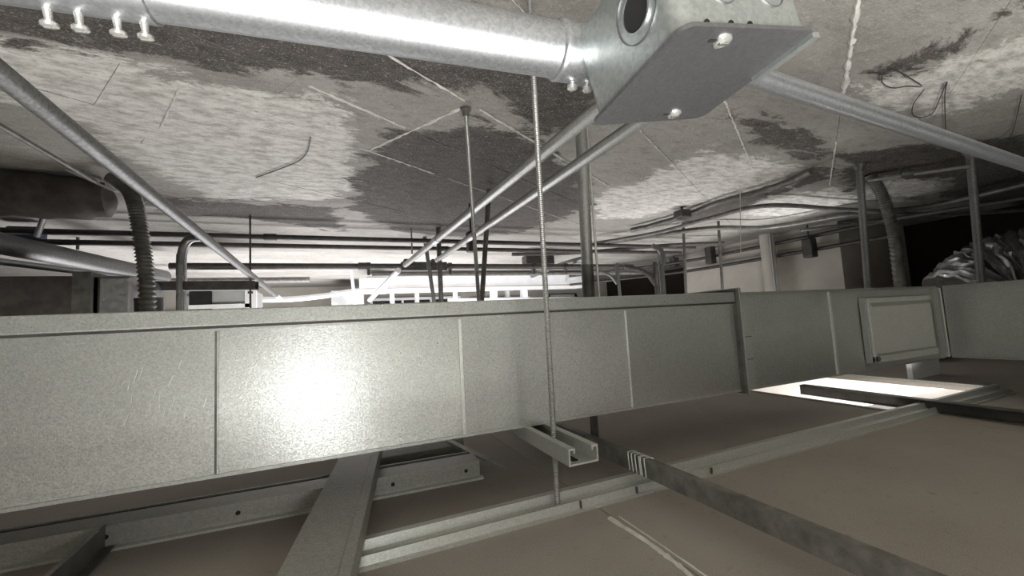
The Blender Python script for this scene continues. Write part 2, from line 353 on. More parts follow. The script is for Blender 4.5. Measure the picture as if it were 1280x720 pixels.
def ridge(pts, w, h):
    P = []
    for i in range(len(pts)-1):
        n = 10
        P += [lerp(pts[i], pts[i+1], j/n) for j in range(n)]
    P.append(Vector(pts[-1])); b = MB(); vs = []
    for q in P:
        ww = w*rnd.uniform(0.55, 1.25); vs += [q+Vector((-ww, 0, -0.0005)), q+Vector((-ww*0.4, 0, h*rnd.uniform(.6, 1))), q+Vector((ww*0.5, 0, h*rnd.uniform(.6, 1))), q+Vector((ww, 0, -0.0005))]
    n = len(P); b.add(vs, [(i*4+k, i*4+k+1, i*4+k+5, i*4+k+4) for i in range(n-1) for k in range(3)], True)
    b.build('joint_compound', 'compound', fl)
ridge([pz(762, 648, ZD), pz(812, 680, ZD), pz(850, 708, ZD), pz(890, 745, ZD)], 0.0036, 0.003)
ridge([pz(774, 646, ZD), pz(830, 684, ZD), pz(885, 722, ZD)], 0.0012, 0.0015)

# back wall: dark windows with pale mullions, brown door
def window(n, x0, x1, z0, z1, Y=4.99):
    w = struct(MB().box(x0, x1, Y-0.03, Y, z0, z1).build('window_%d' % n, 'pane_dark'))
    for q in ((x0-0.03, x1+0.03, z1, z1+0.03), (x0-0.03, x1+0.03, z0-0.03, z0), (x0-0.03, x0, z0, z1), (x1, x1+0.03, z0, z1)):
        MB().box(q[0], q[1], Y-0.05, Y, q[2], q[3]).build('window_frame', 'white_paint', w)
    for i in range(1, int((x1-x0)/0.28)):
        x = x0+i*(x1-x0)/int((x1-x0)/0.28); MB().box(x-0.012, x+0.012, Y-0.045, Y-0.03, z0, z1).build('mullion', 'white_paint', w)
window(1, -1.9, -0.95, 0.08, 0.26); window(2, 0.35, 1.35, 0.1, 0.33); window(3, 1.55, 2.3, 0.08, 0.3)
d1 = struct(MB().box(2.62, 3.0, 4.93, 4.99, -0.3, 0.3).build('door_1', 'door_brown'))
MB().box(2.58, 2.62, 4.92, 4.99, -0.3, 0.34).build('door_frame', 'grey_paint', d1)
MB().box(3.0, 3.04, 4.92, 4.99, -0.3, 0.34).build('door_frame', 'grey_paint', d1)
MB().box(2.58, 3.04, 4.92, 4.99, 0.30, 0.34).build('door_frame', 'grey_paint', d1)

# ------------------------------------------------------------------ big rectangular duct
YF, YB, ZB, ZT = 0.596, 0.826, -0.158, 0.032
XC = pY(1178, 400, YF).x; print('XC', XC)
duct = thing('supply_duct', 'long galvanized rectangular duct crossing the whole view with spangled sheet sides', 'duct', (0.3, 0.7, ZB))
def dX(x, y): return pY(x, y, YF).x
xs = [-1.6, dX(270, 500), dX(577, 460), dX(785, 440), dX(925, 430), dX(1041, 415), XC+0.23]
def face_panel(x0, x1, y0, y1, z0, z1):
    nx, nz = 16, 10; b = MB(); vs = []                           # front sheet, dished a little between its stiff edges
    for j in range(nz+1):
        for i in range(nx+1):
            u, v = i/nx, j/nz; d = 0.0025*math.sin(math.pi*u)**0.7*math.sin(math.pi*v)**0.7 if 0 < i < nx and 0 < j < nz else 0
            vs.append((x0+(x1-x0)*u, y0+d, z0+(z1-z0)*v))
    b.add(vs, [(j*(nx+1)+i, j*(nx+1)+i+1, (j+1)*(nx+1)+i+1, (j+1)*(nx+1)+i) for j in range(nz) for i in range(nx)], True)
    b.add([(x0, y0, z0), (x1, y0, z0), (x1, y1, z0), (x0, y1, z0)], [(0, 1, 2, 3)])
    b.add([(x0, y0, z1), (x1, y0, z1), (x1, y1, z1), (x0, y1, z1)], [(0, 1, 2, 3)])
    b.add([(x0, y1, z0), (x1, y1, z0), (x1, y1, z1), (x0, y1, z1)], [(0, 1, 2, 3)])
    return b
for i in range(len(xs)-1):
    x0, x1 = xs[i]+0.0007, xs[i+1]-0.0007
    y1 = YB
    if i == 5:
        face_panel(x0, XC-0.0005, YF+0.001, YB, ZB, ZT).build('duct_section', 'duct_dull', duct)
        MB().box(XC, x1, YF+0.001, YB, ZB, ZT).build('duct_corner', 'duct_dull', duct)
    else: face_panel(x0, x1, YF, YB, ZB, ZT).build('duct_section', 'duct_metal', duct)
# standing lip along the top edge, left of the flange, and its dark groove
MB().box(-1.6, xs[4]-0.008, YF-0.006, YF+0.004, 0.0155, ZT+0.0035).build('seam_lip', 'duct_metal', duct, 0.0015)
MB().box(-1.6, xs[4]-0.008, YF-0.0015, YF+0.002, 0.0125, 0.0155).build('lip_groove', 'black_paint', duct)
MB().box(-1.6, xs[4]-0.008, YF-0.0022, YF+0.002, 0.0095, 0.0125).build('lip_fold', 'duct_metal', duct)
MB().box(xs[4]+0.012, XC-0.015, YF-0.003, YF+0.004, ZT-0.003, ZT+0.003).build('top_fold', 'duct_metal', duct)
MB().box(-1.6, XC-0.015, YF-0.0015, YF+0.004, ZB-0.003, ZB+0.001).build('bottom_fold', 'duct_dull', duct)
# drive cleats at the section joints
MB().box(xs[1]-0.0012, xs[1]+0.0012, YF-0.0012, YF+0.002, ZB, 0.0095).build('seam_groove', 'dark_steel', duct)
MB().box(xs[1]+0.0012, xs[1]+0.003, YF-0.0015, YF+0.002, ZB, 0.0095).build('drive_cleat', 'duct_metal', duct)
for x, w in ((xs[2], 0.0028), (xs[3], 0.0014), (xs[5], 0.004)):
    MB().box(x-w, x+w, YF-0.0025, YF+0.002, ZB, 0.0095 if x < 0.7 else ZT).build('drive_cleat', 'strut_metal', duct, 0.0008)
for k in range(26):
    sx = rnd.uniform(150, 262); sy = rnd.uniform(455, 530)
    if k > 16: sx = rnd.uniform(470, 570); sy = rnd.uniform(455, 500)
    a_ = pY(sx, sy, YF); ln = rnd.uniform(.004, .016); tl = rnd.uniform(.05, .45)
    MB().obox((a_.x, YF-0.0002+0.0024*math.sin(math.pi*min(max((a_.z-ZB)/(ZT-ZB), 0), 1))**.7*0, a_.z), (0.00035, 0, -.0001), (0, 0.0003, 0), (tl*ln*.5, 0, ln*.5)).build('scratch', 'strut_metal', duct)
# transverse flange
x = xs[4]
MB().box(x-0.009, x-0.003, YF-0.009, YB+0.009, ZB-0.006, ZT+0.009).build('joint_flange', 'dark_steel', duct)
MB().box(x-0.003, x+0.002, YF-0.012, YB+0.012, ZB-0.008, ZT+0.012).build('joint_flange', 'duct_metal', duct, 0.001)
MB().box(x+0.004, x+0.03, YF-0.0025, YF+0.002, ZB, ZT-0.004).build('joint_strip', 'duct_dull', duct)
for z in (-0.10, -0.055): MB().box(x+0.004, x+0.0315, YF-0.0035, YF+0.002, z-0.0008, z+0.0008).build('strip_edge', 'dark_steel', duct)
# access panel
a0 = pY(1073, 372, YF).x; a1 = pY(1157, 400, YF).x; z0, z1 = -0.145, 0.012
ap = MB().box(a0, a1, YF-0.012, YF+0.001, z0, z1).build('access_panel', 'duct_dull', duct, 0.001)
MB().box(a0+0.016, a1-0.004, YF-0.016, YF-0.012, z0+0.022, z1-0.022).build('panel_sheet', 'strut_metal', ap, 0.001)
MB().box(a0+0.002, a1, YF-0.018, YF-0.012, z1-0.014, z1-0.002).build('panel_rim', 'strut_metal', ap, 0.001)
MB().box(a0+0.002, a0+0.014, YF-0.018, YF-0.012, z0+0.004, z1-0.014).build('panel_rim', 'strut_metal', ap, 0.001)
MB().box(a0+0.002, a1, YF-0.018, YF-0.012, z0+0.004, z0+0.018).build('panel_rim', 'strut_metal', ap, 0.001)
MB().lathe((a0+0.012, YF-0.018, z0+0.012), (0, -1, 0), [(0, 0.006), (0.003, 0.006), (0.004, 0.004)], 10).build('panel_screw', 'dark_steel', ap)
MB().box(XC-0.04, XC-0.015, YF-0.004, YF+0.001, ZB, ZT-0.003).build('corner_strip', 'duct_dull', duct)
MB().box(XC-0.006, XC+0.002, YF-0.006, YF+0.001, ZB, ZT-0.003).build('corner_bead', 'strut_metal', duct, 0.001)

# branch duct towards the viewer's right
br = thing('branch_duct', 'galvanized branch duct turning off the long duct at right edge', 'duct', (1.53, 0.2, ZB))
MB().box(XC+0.003, XC+0.23, -1.2, YF-0.0075, ZB, ZT).build('duct_section', 'duct_dull', br)
MB().box(XC-0.001, XC+0.003, -1.2, YF-0.009, ZT-0.006, ZT+0.002).build('top_fold', 'duct_metal', br)
MB().box(XC-0.001, XC+0.003, -1.2, YF-0.009, ZB-0.002, ZB+0.004).build('bottom_fold', 'duct_metal', br)
MB().box(XC-0.002, XC+0.003, 0.02, 0.028, ZB, ZT).build('drive_cleat', 'strut_metal', br)
hs_ = MB().box(XC+0.05, XC+0.065, 0.40, 0.404, ZD+0.0, ZB).build('hanger_strap', 'dark_steel'); tag(hs_, 'short dark strap standing between branch duct and drywall at right edge', 'strap')

# ------------------------------------------------------------------ trapeze hanger under the duct
def threaded(b, p0, p1, r, pitch=0.003, seg=9):
    p0, p1 = Vector(p0), Vector(p1); n = int((p1-p0).length/pitch*2)
    return b.tube([lerp(p0, p1, i/n) for i in range(n+1)], r, seg, True, [r if i % 2 else r*0.82 for i in range(n+1)])
def nut(b, c, axis, r, h): return b.lathe(Vector(c)-Vector(axis)*h/2, axis, [(0, r), (h, r)], 6)
tz = thing('trapeze_hanger', 'galvanized slotted strut on two threaded rods holding up the long duct', 'hanger', (0.279, 0.7, -0.182))
XW = 0.0215
prof = [(-XW, 0), (XW, 0), (XW, .021), (XW-.0095, .021), (XW-.0095, .015), (XW-.0072, .015), (XW-.0072, .0188), (XW-.0022, .0188), (XW-.0022, .0022),
        (-XW+.0022, .0022), (-XW+.0022, .0188), (-XW+.0072, .0188), (-XW+.0072, .015), (-XW+.0095, .015), (-XW+.0095, .021), (-XW, .021)]
sc = MB().prism(prof, (0.279, 0.462, -0.1815), (0.279, 0.93, -0.1815), (1, 0, 0), (0, 0, 1)).build('strut_channel', 'strut_metal', tz)
for k in range(9):
    y = 0.483+k*0.05; b = MB(); ring = []
    for q in range(20):
        th = 2*math.pi*q/20; ring.append((0.272+0.0055*math.cos(th), y+(0.008 if math.sin(th) > 0 else -0.008)+0.0055*math.sin(th), -0.1790))
    b.add(ring, [tuple(range(20))]); b.build('slot', 'hole_black', sc)
threaded(MB(), (0.279, 0.542, ZD+0.001), (0.279, 0.531, 0.505), 0.0044).build('threaded_rod', 'rod_metal', tz)
threaded(MB(), (0.279, 0.838, -0.2), (0.279, 0.882, 0.505), 0.0048).build('threaded_rod', 'rod_metal', tz)
for y in (0.5415, 0.839):
    nut(MB(), (0.279, y, -0.187), (0, 0, 1), 0.009, 0.008).build('hex_nut', 'rod_metal', tz)
MB().lathe((0.279, 0.882, 0.502), (0, 0, -1), [(0, 0.013), (0.006, 0.013), (0.010, 0.008), (0.022, 0.008)], 12).build('anchor', 'dark_steel', tz)

# ------------------------------------------------------------------ junction box with its conduits
qs = [(740, 155), (853, 29), (1022, 36), (877, 146)]
rs = [ray(*q) for q in qs]; l_ = np.linalg.solve(np.array([rs[1], -rs[2], rs[3]]).T, rs[0])
Q = [rs[0], rs[1]*l_[0], rs[2]*l_[1], rs[3]*l_[2]]; sc_ = 0.124/0.336
Q = [Vector(q)*sc_ for q in Q]
ex = (Q[3]-Q[0]+Q[2]-Q[1]).normalized(); ey = (Q[0]-Q[1]+Q[3]-Q[2]); ey = (ey-ex*ey.dot(ex)).normalized(); ez = ex.cross(ey)
LX = ((Q[3]-Q[0]).length+(Q[2]-Q[1]).length)/2; LY = ((Q[0]-Q[1]).length+(Q[3]-Q[2]).length)/2
C0 = (Q[0]+Q[1]+Q[2]+Q[3])/4
def L(a, b_, c_): return C0+ex*a+ey*b_+ez*c_
jb = thing('junction_box', 'square galvanized junction box with a dark flat cover plate at the top of the view', 'junction box', C0)
hx, hy = LX/2, LY/2; HB = 0.075
def rrect(hx, hy, r, n=6):
    out = []
    for cx, cy, a0 in ((hx-r, hy-r, 0), (-hx+r, hy-r, 90), (-hx+r, -hy+r, 180), (hx-r, -hy+r, 270)):
        for i in range(n+1):
            a = math.radians(a0+90*i/n); out.append((cx+r*math.cos(a), cy+r*math.sin(a)))
    return out
def plate(b, ring, z0, z1, smooth=True):
    n = len(ring); vs = [L(x, y, z0) for x, y in ring]+[L(x, y, z1) for x, y in ring]
    b.add(vs, [(i, (i+1) % n, n+(i+1) % n, n+i) for i in range(n)], smooth)
    b.add(vs[:n], [tuple(range(n-1, -1, -1))]).add(vs[n:], [tuple(range(n))]); return b
body = plate(MB(), rrect(hx-0.003, hy-0.003, 0.013), 0.002, HB).build('box_body', 'box_metal', jb)
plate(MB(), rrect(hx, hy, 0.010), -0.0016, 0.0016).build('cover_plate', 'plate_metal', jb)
MB().obox(L(hx-0.002, -hy+0.028, -0.003), ex*0.004, ey*0.026, ez*0.0022).build('plate_tab', 'box_metal', jb)
def screw(b, c, ax, r): return b.lathe(c, ax, [(-0.001, r), (0.0015, r*0.95), (0.003, r*0.5)], 14)
for u, v in ((-0.02, -hy+0.012), (0.02, hy-0.012)):
    o = screw(MB(), L(u, v, -0.0016), -ez, 0.0065).build('cover_screw', 'screw_metal', jb)
    MB().obox(L(u, v, -0.0044), ex*0.0045, ey*0.0008, ez*0.0006).build('screw_slot', 'dark_steel', o)
    MB().obox(L(u-0.008, v, -0.0018), ex*0.005, ey*0.0012, ez*0.0004).build('keyhole_slot', 'hole_black', jb)
# open knockout on the left face, stamped knockout rings on the near face
def disc_on(b, c, ax, r0, r1, t):
    return b.pipe(c, Vector(c)+Vector(ax)*t, r0, r1, 28)
kc = L(-hx+0.003, -hy+0.036, 0.040)
MB().lathe(kc, -ex, [(0, 0.0135), (0.0006, 0.0135)], 28).build('knockout_hole', 'hole_black', jb)
disc_on(MB(), kc, -ex, 0.0135, 0.0150, 0.0016).build('knockout_rim', 'box_metal', jb)
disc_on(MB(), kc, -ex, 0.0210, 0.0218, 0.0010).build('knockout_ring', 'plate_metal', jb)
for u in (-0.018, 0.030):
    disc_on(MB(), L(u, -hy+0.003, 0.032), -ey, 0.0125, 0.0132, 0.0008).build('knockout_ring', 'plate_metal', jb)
for u in (-0.042, -0.020, -0.002): MB().lathe(L(u, -hy+0.003, 0.004), -ey, [(0, 0.002), (0.001, 0.002)], 10).build('rivet_hole', 'hole_black', jb)
# big conduit running left
t_end = 0.40
pe = pt(770, 75, t_end); ce = pt(205, -19, 0.40*0.70)
cdir = (ce-pe).normalized()
rb = 0.0235
lc = thing('large_conduit', 'wide shiny galvanized conduit entering the junction box from the left', 'conduit', pe)
far = pe+cdir*0.95
MB().tube([pe+cdir*0.03, far], rb, 40).build('conduit_tube', 'conduit_metal', lc)
rc = 0.0262
cp = MB().lathe(pe+cdir*0.012, cdir, [(-0.002, rb*0.98), (0, rc), (0.003, rc*1.02), (0.006, rc*0.99), (0.048, rc*0.99), (0.051, rc*1.01), (0.053, rc*0.97), (0.054, rb)], 40).build('box_connector', 'conduit_metal', lc)
MB().lathe(pe+cdir*0.0, cdir, [(-0.006, rb*0.9), (0, rb*0.9), (0.002, rb*1.02), (0.005, rb*0.92), (0.008, rb*1.02), (0.012, rb*0.92)], 40).build('connector_thread', 'box_metal', lc)
down = (Vector((0, 0, -1))-cdir*Vector((0, 0, -1)).dot(cdir)).normalized(); out = cdir.cross(down)
if out.y < 0: out = -out
dn = (down*0.96+out*0.28).normalized()
for s_ in (0.030, 0.046):
    o = MB().lathe(pe+cdir*s_+dn*(rc-0.001), dn, [(0, 0.003), (0.002, 0.003), (0.0025, 0.0047), (0.006, 0.0047), (0.0075, 0.003)], 14).build('set_screw', 'screw_metal', lc)
# coupling near the left edge with four tall set screws
def on_line(px):                                     # distance along the conduit where it crosses pixel column px
    lo, hi = 0.0, 0.95
    for _ in range(40):
        md = (lo+hi)/2; P = np.array(pe+cdir*md); x = CX+F*(P@AR)/(P@AW)
        if x > px: lo = md
        else: hi = md
    return lo
s0, s1 = on_line(190), on_line(-40)
MB().lathe(pe+cdir*s0, cdir, [(0, rb), (0.0008, rc*0.97), (s1-s0, rc*0.97), (s1-s0+0.001, rb)], 40).build('coupling', 'conduit_metal', lc)
for px in (173, 138, 89, 49):
    s_ = on_line(px); o = MB().lathe(pe+cdir*s_+dn*(rc*0.95), dn, [(-0.002, 0.0028), (0.0065, 0.0020), (0.0075, 0.0034), (0.0085, 0.0046), (0.0105, 0.0046), (0.0115, 0.003)], 16).build('set_screw', 'screw_metal', lc)
    MB().obox(pe+cdir*s_+dn*(rc*0.95+0.0117), cdir*0.003, out*0.0006, dn*0.0004).build('screw_slot', 'dark_steel', o)
# conduit leaving to the right
r1 = pz(945, 96, 0.262); r2 = pz(1280, 206, 0.262); rd = (r2-r1).normalized()
rcnd = thing('small_conduit', 'slim galvanized conduit leaving the junction box towards the right edge', 'conduit', r1)
MB().tube([r1-rd*0.062, r1+rd*1.3], 0.0118, 24).build('conduit_tube', 'conduit_metal', rcnd)
MB().lathe(r1-rd*0.062, rd, [(0, 0.0125), (0.001, 0.0142), (0.026, 0.0142), (0.027, 0.0118)], 24).build('box_connector', 'box_metal', rcnd)

# ------------------------------------------------------------------ twin conduits going away and the rail that carries them
YR = 2.05
for a, b_, lab in (((738, 144), (508, 330), 'left one of the two parallel conduits receding below the slab'), ((800, 152), (548, 324), 'right one of the two parallel conduits receding below the slab')):
    e1 = pY(*b_, YR); X = e1.x; z = e1.z
    e0 = pX(*a, X+0.0) if False else pY(*a, 0.56 if a[0] < 780 else 0.56)
    o = thing('receding_conduit', lab, 'conduit', e0, 'twin conduits')
    MB().tube([e0+(e0-e1)*0.06, e1+(e1-e0)*0.02], 0.0125, 20).build('conduit_tube', 'rod_metal', o)
    m_ = lerp(e0, e1, 0.62); dd = (e1-e0).normalized()
    MB().lathe(m_, dd, [(0, 0.0125), (0.001, 0.0142), (0.05, 0.0142), (0.051, 0.0125)], 20).build('coupling', 'conduit_metal', o)
e = pY(498, 338, 2.1); g = pY(462, 375, 2.75)
tag(MB().tube([e, g], 0.014, 14).build('lit_conduit', 'white_paint'), 'short pale conduit dropping down behind the long black rail', 'conduit')  # white colour stands in for the bright light falling on this conduit

# ------------------------------------------------------------------ framing on the drywall
def cprof(w, h, t, lip=0.0):                         # U open upwards: (side, up)
    return [(-w/2, 0), (w/2, 0), (w/2, h), (w/2-t, h), (w/2-t, t), (-w/2+t, t), (-w/2+t, h), (-w/2, h)]
hat = thing('furring_channel', 'pale metal furring channel lying lengthwise on the drywall in the foreground', 'channel', (0.8, 0.54, ZD))
p0, p1 = Vector((-0.01, 0.545, ZD)), Vector((1.70, 0.562, ZD))
MB().prism([(-.024, 0), (.024, 0), (.024, .003), (.016, .003), (.012, .015), (.015, .021), (.005, .021), (.003, .010), (-.008, .006), (-.012, .013), (-.016, .013), (-.018, .003), (-.024, .003)], p0, p1, (0, 1, 0), (0, 0, 1)).build('channel_body', 'strut_metal', hat)
for px_, py_ in ((725, 640), (795, 622), (888, 597)):
    q = pY(px_, py_, 0.533); MB().box(q.x-0.0012, q.x+0.0012, 0.528, 0.531, ZD+0.0035, ZD+0.013).build('cut_mark', 'dark_steel', hat)
drk = thing('carrying_channel', 'dark steel carrying channel crossing over the pale furring channel', 'channel', (0.432, 0.4, ZD+0.02))
MB().prism([(-.007, 0), (.007, 0), (.007, .002), (-.005, .002), (-.005, .023), (.007, .023), (.007, .026), (-.007, .026)], (0.445, -0.3, ZD+0.0225), (0.428, 0.98, ZD+0.0225), (1, 0, 0), (0, 0, 1)).build('channel_body', 'channel_grey', drk)
b = MB()
for k in range(6):
    y = 0.525+k*0.008+rnd.uniform(-.003, .003); x = 0.4338; h = ZD+0.0485
    b.tube(smooth_path([(x-.0092, y, ZD+.024), (x-.0085, y+.003, h-.001), (x-.004, y+.006, h+.0016), (x+.004, y+.004, h+.0016), (x+.0085, y, h-.002), (x+.0095, y-.004, ZD+.026)], 3), 0.0011, 6)
b.build('tie_wire', 'strut_metal', drk)
st = pY(744, 550, 0.74)
tag(MB().box(st.x-0.008, st.x+0.008, 0.738, 0.742, ZD, ZB).build('hanger_strap', 'dark_steel'), 'dark flat strap standing under the long duct beside the strut end', 'strap')
# slotted track on the left, lying behind the studs
tr = thing('metal_track', 'long metal track with screw holes lying on the drywall at lower left', 'track', (-0.2, 0.74, ZD))
TX = pz(603, 600, ZD).x
MB().prism([(-.006, 0), (.062, 0), (.062, .030), (.0605, .030), (.0605, .0015), (.0015, .0015), (.0015, .0285), (.045, .0285), (.045, .030), (0, .030), (0, .0030), (-.006, .0030)], (-1.2, 0.775, ZD), (TX, 0.725, ZD), (0.04, 1, 0), (0, 0, 1)).build('track_body', 'framing_metal', tr)
MB().prism([(-.010, 0), (0, 0), (0, .0038), (-.010, .0034)], (-1.2, 0.775, ZD), (TX+.004, 0.725, ZD), (0.04, 1, 0), (0, 0, 1)).build('bottom_lip', 'strut_metal', tr)
for px_, py_ in ((128, 683), (297, 653), (491, 612), (581, 594)):
    q = pY(px_, py_, 0.735); yy = 0.725+(TX-q.x)/(TX+1.2)*0.05
    MB().lathe((q.x, yy-0.0002, ZD+0.016), (0, -1, 0), [(0, 0.0032), (0.0006, 0.0032)], 12).build('screw_hole', 'hole_black', tr)
# short piece of angle and a bent strap behind the track
ang = thing('angle_piece', 'short metal angle lying flat behind the track end under the duct', 'angle', (0.1, 0.86, ZD))
MB().box(0.02, 0.235, 0.83, 0.87, ZD+0.002, ZD+0.005).build('flange', 'framing_metal', ang)
MB().box(0.02, 0.235, 0.868, 0.871, ZD+0.002, ZD+0.035).build('flange', 'framing_metal', ang)
MB().lathe((0.12, 0.85, ZD+0.005), (0, 0, 1), [(0, 0.006), (0.002, 0.006)], 12).build('bolt_head', 'dark_steel', ang)
s0_, s1_, s2_ = pz(556, 548, -0.235), pz(610, 575, -0.245), pz(630, 584, -0.262)
b = MB(); path = smooth_path([s0_, lerp(s0_, s1_, .5), s1_, s2_], 4)
for i in range(len(path)-1):
    d = (path[i+1]-path[i]).normalized(); sd = d.cross(Vector((0, 0, 1))).normalized()
    b.obox((path[i]+path[i+1])/2, d*((path[i+1]-path[i]).length/2+0.0003), sd*0.006, Vector((0, 0, 1))*0.0012)
tag(b.build('bent_strap', 'framing_metal'), 'thin bent metal strap end sticking out from under the duct', 'strap')
# big stud laid over the track
def along(px, py, z): return pz(px, py, z)
sd_ = Vector(ray(510, 411)); sd_.z = 0; sd_.normalize(); ss = sd_.cross(Vector((0, 0, 1))).normalized()
pA = (pz(349, 712, -0.212)+pz(440, 712, -0.212))/2; wS = (pz(440, 712, -0.212)-pz(349, 712, -0.212)).dot(ss)
stud = thing('steel_stud', 'wide steel stud lying web up across the track in the foreground', 'stud', pA)
hw = wS/2
MB().prism([(-hw, 0), (hw, 0), (hw, -.026), (hw-.010, -.026), (hw-.010, -.0248), (hw-.0013, -.0248), (hw-.0013, -.0013), (-hw+.0013, -.0013), (-hw+.0013, -.0248), (-hw+.010, -.0248), (-hw+.010, -.026), (-hw, -.026)],
           pA-sd_*0.3, pA+sd_*0.62, ss, (0, 0, 1)).build('stud_body', 'framing_metal', stud, 0.0008)
MB().prism([(hw-.0125, 0.0), (hw-.0115, 0.0008), (hw-.0105, 0.0)], pA-sd_*0.3, pA+sd_*0.62, ss, (0, 0, 1)).build('web_rib', 'framing_metal', stud)
# narrow channel at far left
n0, n1 = pz(130, 656, -0.236), pz(56, 722, -0.236); nd = (n1-n0).normalized(); nsd = nd.cross(Vector((0, 0, 1))).normalized()
if nsd.x < 0: nsd = -nsd
nch = thing('narrow_channel', 'narrow dark channel resting on the track in the bottom left corner', 'channel', n0)
MB().prism([(0, 0), (0, -.030), (.012, -.030), (.012, -.0285), (.0015, -.0285), (.0015, -.0015), (.003, -.0015), (.003, 0)], n0, n0+nd*0.4, nsd, (0, 0, 1)).build('channel_body', 'dark_steel', nch)
MB().prism([(-.0025, 0.0), (.003, 0.0), (.003, .0008), (-.0025, .0008)], n0+nd*0.02, n0+nd*0.4, nsd, (0, 0, 1)).build('channel_edge', 'framing_metal', nch)
# black channel at the right over the opening
bk = thing('black_channel', 'black painted channel crossing the bright opening in the drywall at right', 'channel', (1.3, 0.5, ZD))
MB().prism([(-.012, 0), (.012, 0), (.012, .028), (-.012, .028), (-.012, .026), (.010, .026), (.010, .002), (-.012, .002)], (1.315, 0.86, ZD+0.001), (1.27, -0.4, ZD+0.001), (1, 0, 0), (0, 0, 1)).build('channel_body', 'dark_steel', bk)
MB().box(1.300, 1.304, -0.3, 0.857, ZD+0.004, ZD+0.027).build('channel_web', 'black_paint', bk)
# trim round the opening and white things in the room below it
of = thing('opening_trim', 'pale metal trim edging the bright opening in the drywall', 'trim', (1.7, 0.8, ZD))
MB().box(1.42, 1.74, 0.572, 0.600, ZD, ZD+0.006).build('trim_strip', 'framing_metal', of)
MB().box(1.73, 1.75, 0.60, 1.05, ZD, ZD+0.010).build('trim_strip', 'framing_metal', of)
MB().box(1.236, 1.246, 0.58, 1.05, ZD, ZD+0.004).build('trim_strip', 'framing_metal', of)
lm = thing('light_fitting', 'white slim light fitting seen through the opening in the drywall', 'light fitting', (1.7, 0.85, -0.42))
MB().box(1.30, 2.6, 0.80, 0.92, -0.42, -0.37).build('housing', 'white_paint', lm, 0.004)
MB().box(1.33, 2.57, 0.82, 0.90, -0.43, -0.42).build('diffuser', 'room_white', lm)
MB().box(1.62, 1.66, 0.78, 0.94, -0.375, -0.36).build('bracket', 'grey_paint', lm)
wp = MB().box(1.80, 1.98, 0.80, 0.815, ZD, -0.16).build('white_board', 'room_white'); tag(wp, 'upright white board showing below the duct by the opening', 'board')
tag(MB().box(2.32, 3.4, 0.97, 1.10, -0.262, -0.205).build('dark_box_duct', 'wrap_brown'), 'dark low box beyond the branch duct at right edge', 'box')

# ------------------------------------------------------------------ black pipes across the background
def xpipe(px, py, z, r, x0, x1, name, m, lab, cat='pipe', group=None, bits=()):
    q = pz(px, py, z); o = thing(name, lab, cat, (q.x, q.y, z), group)
    MB().tube([(x0, q.y, z), (x1, q.y, z)], r, 14).build('pipe_run', m, o)
    for bx in bits: MB().lathe((bx, q.y, z), (1, 0, 0), [(0, r), (.002, r*1.3), (.05, r*1.3), (.052, r)], 14).build('coupling', m, o)
    return q
y1_ = xpipe(320, 296, 0.43, 0.0118, -2.4, 2.2, 'black_pipe', 'black_paint', 'nearest of the three long black pipes hung below the slab', bits=(-0.3,))
y2_ = xpipe(320, 307, 0.415, 0.0115, -2.4, 2.2, 'black_pipe', 'black_paint', 'middle one of the three long black pipes hung below the slab', bits=(0.5,))
y3_ = xpipe(400, 333, 0.36, 0.017, -0.75, 2.0, 'black_pipe', 'black_paint', 'lowest of the three long black pipes, where the twin conduits end', bits=(0.1,))
print('pipes', y1_, y2_, y3_)
xpipe(700, 342, 0.36, 0.013, 0.2, 2.4, 'grey_pipe', 'cable_grey', 'thin grey pipe just below the black pipes in the middle distance')
xpipe(150, 352, 0.40, 0.02, -2.4, -0.2, 'grey_pipe', 'cable_grey', 'grey pipe far back at left behind the corrugated conduit')
# saddle block where the twin conduits meet the black pipe
q = pY(530, 331, y3_.y-0.02)
sb = thing('pipe_saddle', 'black saddle block gripping the twin conduits at the lowest black pipe', 'clamp', q)
MB().box(q.x-0.13, q.x+0.14, y3_.y-0.02, y3_.y+0.03, q.z-0.034, q.z+0.018).build('saddle_plate', 'black_paint', sb, 0.003)
for dx_ in (-0.085, 0.075): MB().box(q.x+dx_-0.03, q.x+dx_+0.03, y3_.y-0.03, y3_.y+0.03, q.z-0.012, q.z+0.034).build('saddle_clip', 'black_paint', sb, 0.003)
for px in (458, 560, 665, 705):
    a = pY(px, 333, y3_.y); h_ = thing('pipe_clip', {458: 'small clip on the lowest black pipe left of the saddle block', 560: 'small clip on the lowest black pipe just right of the saddle block', 665: 'small clip on the lowest black pipe near the front threaded rod', 705: 'small dark clip on the lowest black pipe beside the vertical pole'}[px], 'clip', a, 'pipe clips')
    MB().lathe((a.x, y3_.y, 0.36), (1, 0, 0), [(0, .018), (.001, .024), (.022, .024), (.023, .018)], 12).build('clip_band', 'black_paint', h_)
    MB().box(a.x+.004, a.x+.018, y3_.y-.008, y3_.y+.008, 0.31, 0.345).build('clip_bolt', 'black_paint', h_)
def rod(p0, p1, r, name, m, lab, cat='rod', group=None, seg=10):
    return tag(MB().tube([p0, p1], r, seg).build(name, m), lab, cat, group)
def vert(px, pyt, pyb, t, r, name, m, lab, cat='post', top=None, seg=12):
    a = pt(px, pyt, t); b_ = Vector((a.x, a.y, 0)); d = ray(px, pyb); z = d[2]*t
    return tag(MB().tube([(a.x, a.y, z-0.05), (a.x, a.y, ZS)], r, seg).build(name, m), lab, cat)
a = pz(514, 286, ZS); rod((a.x, a.y, 0.37), (a.x, a.y, ZS), 0.004, 'hanger_rod', 'rod_metal', 'thin short rod hanging from the slab above the saddle block')
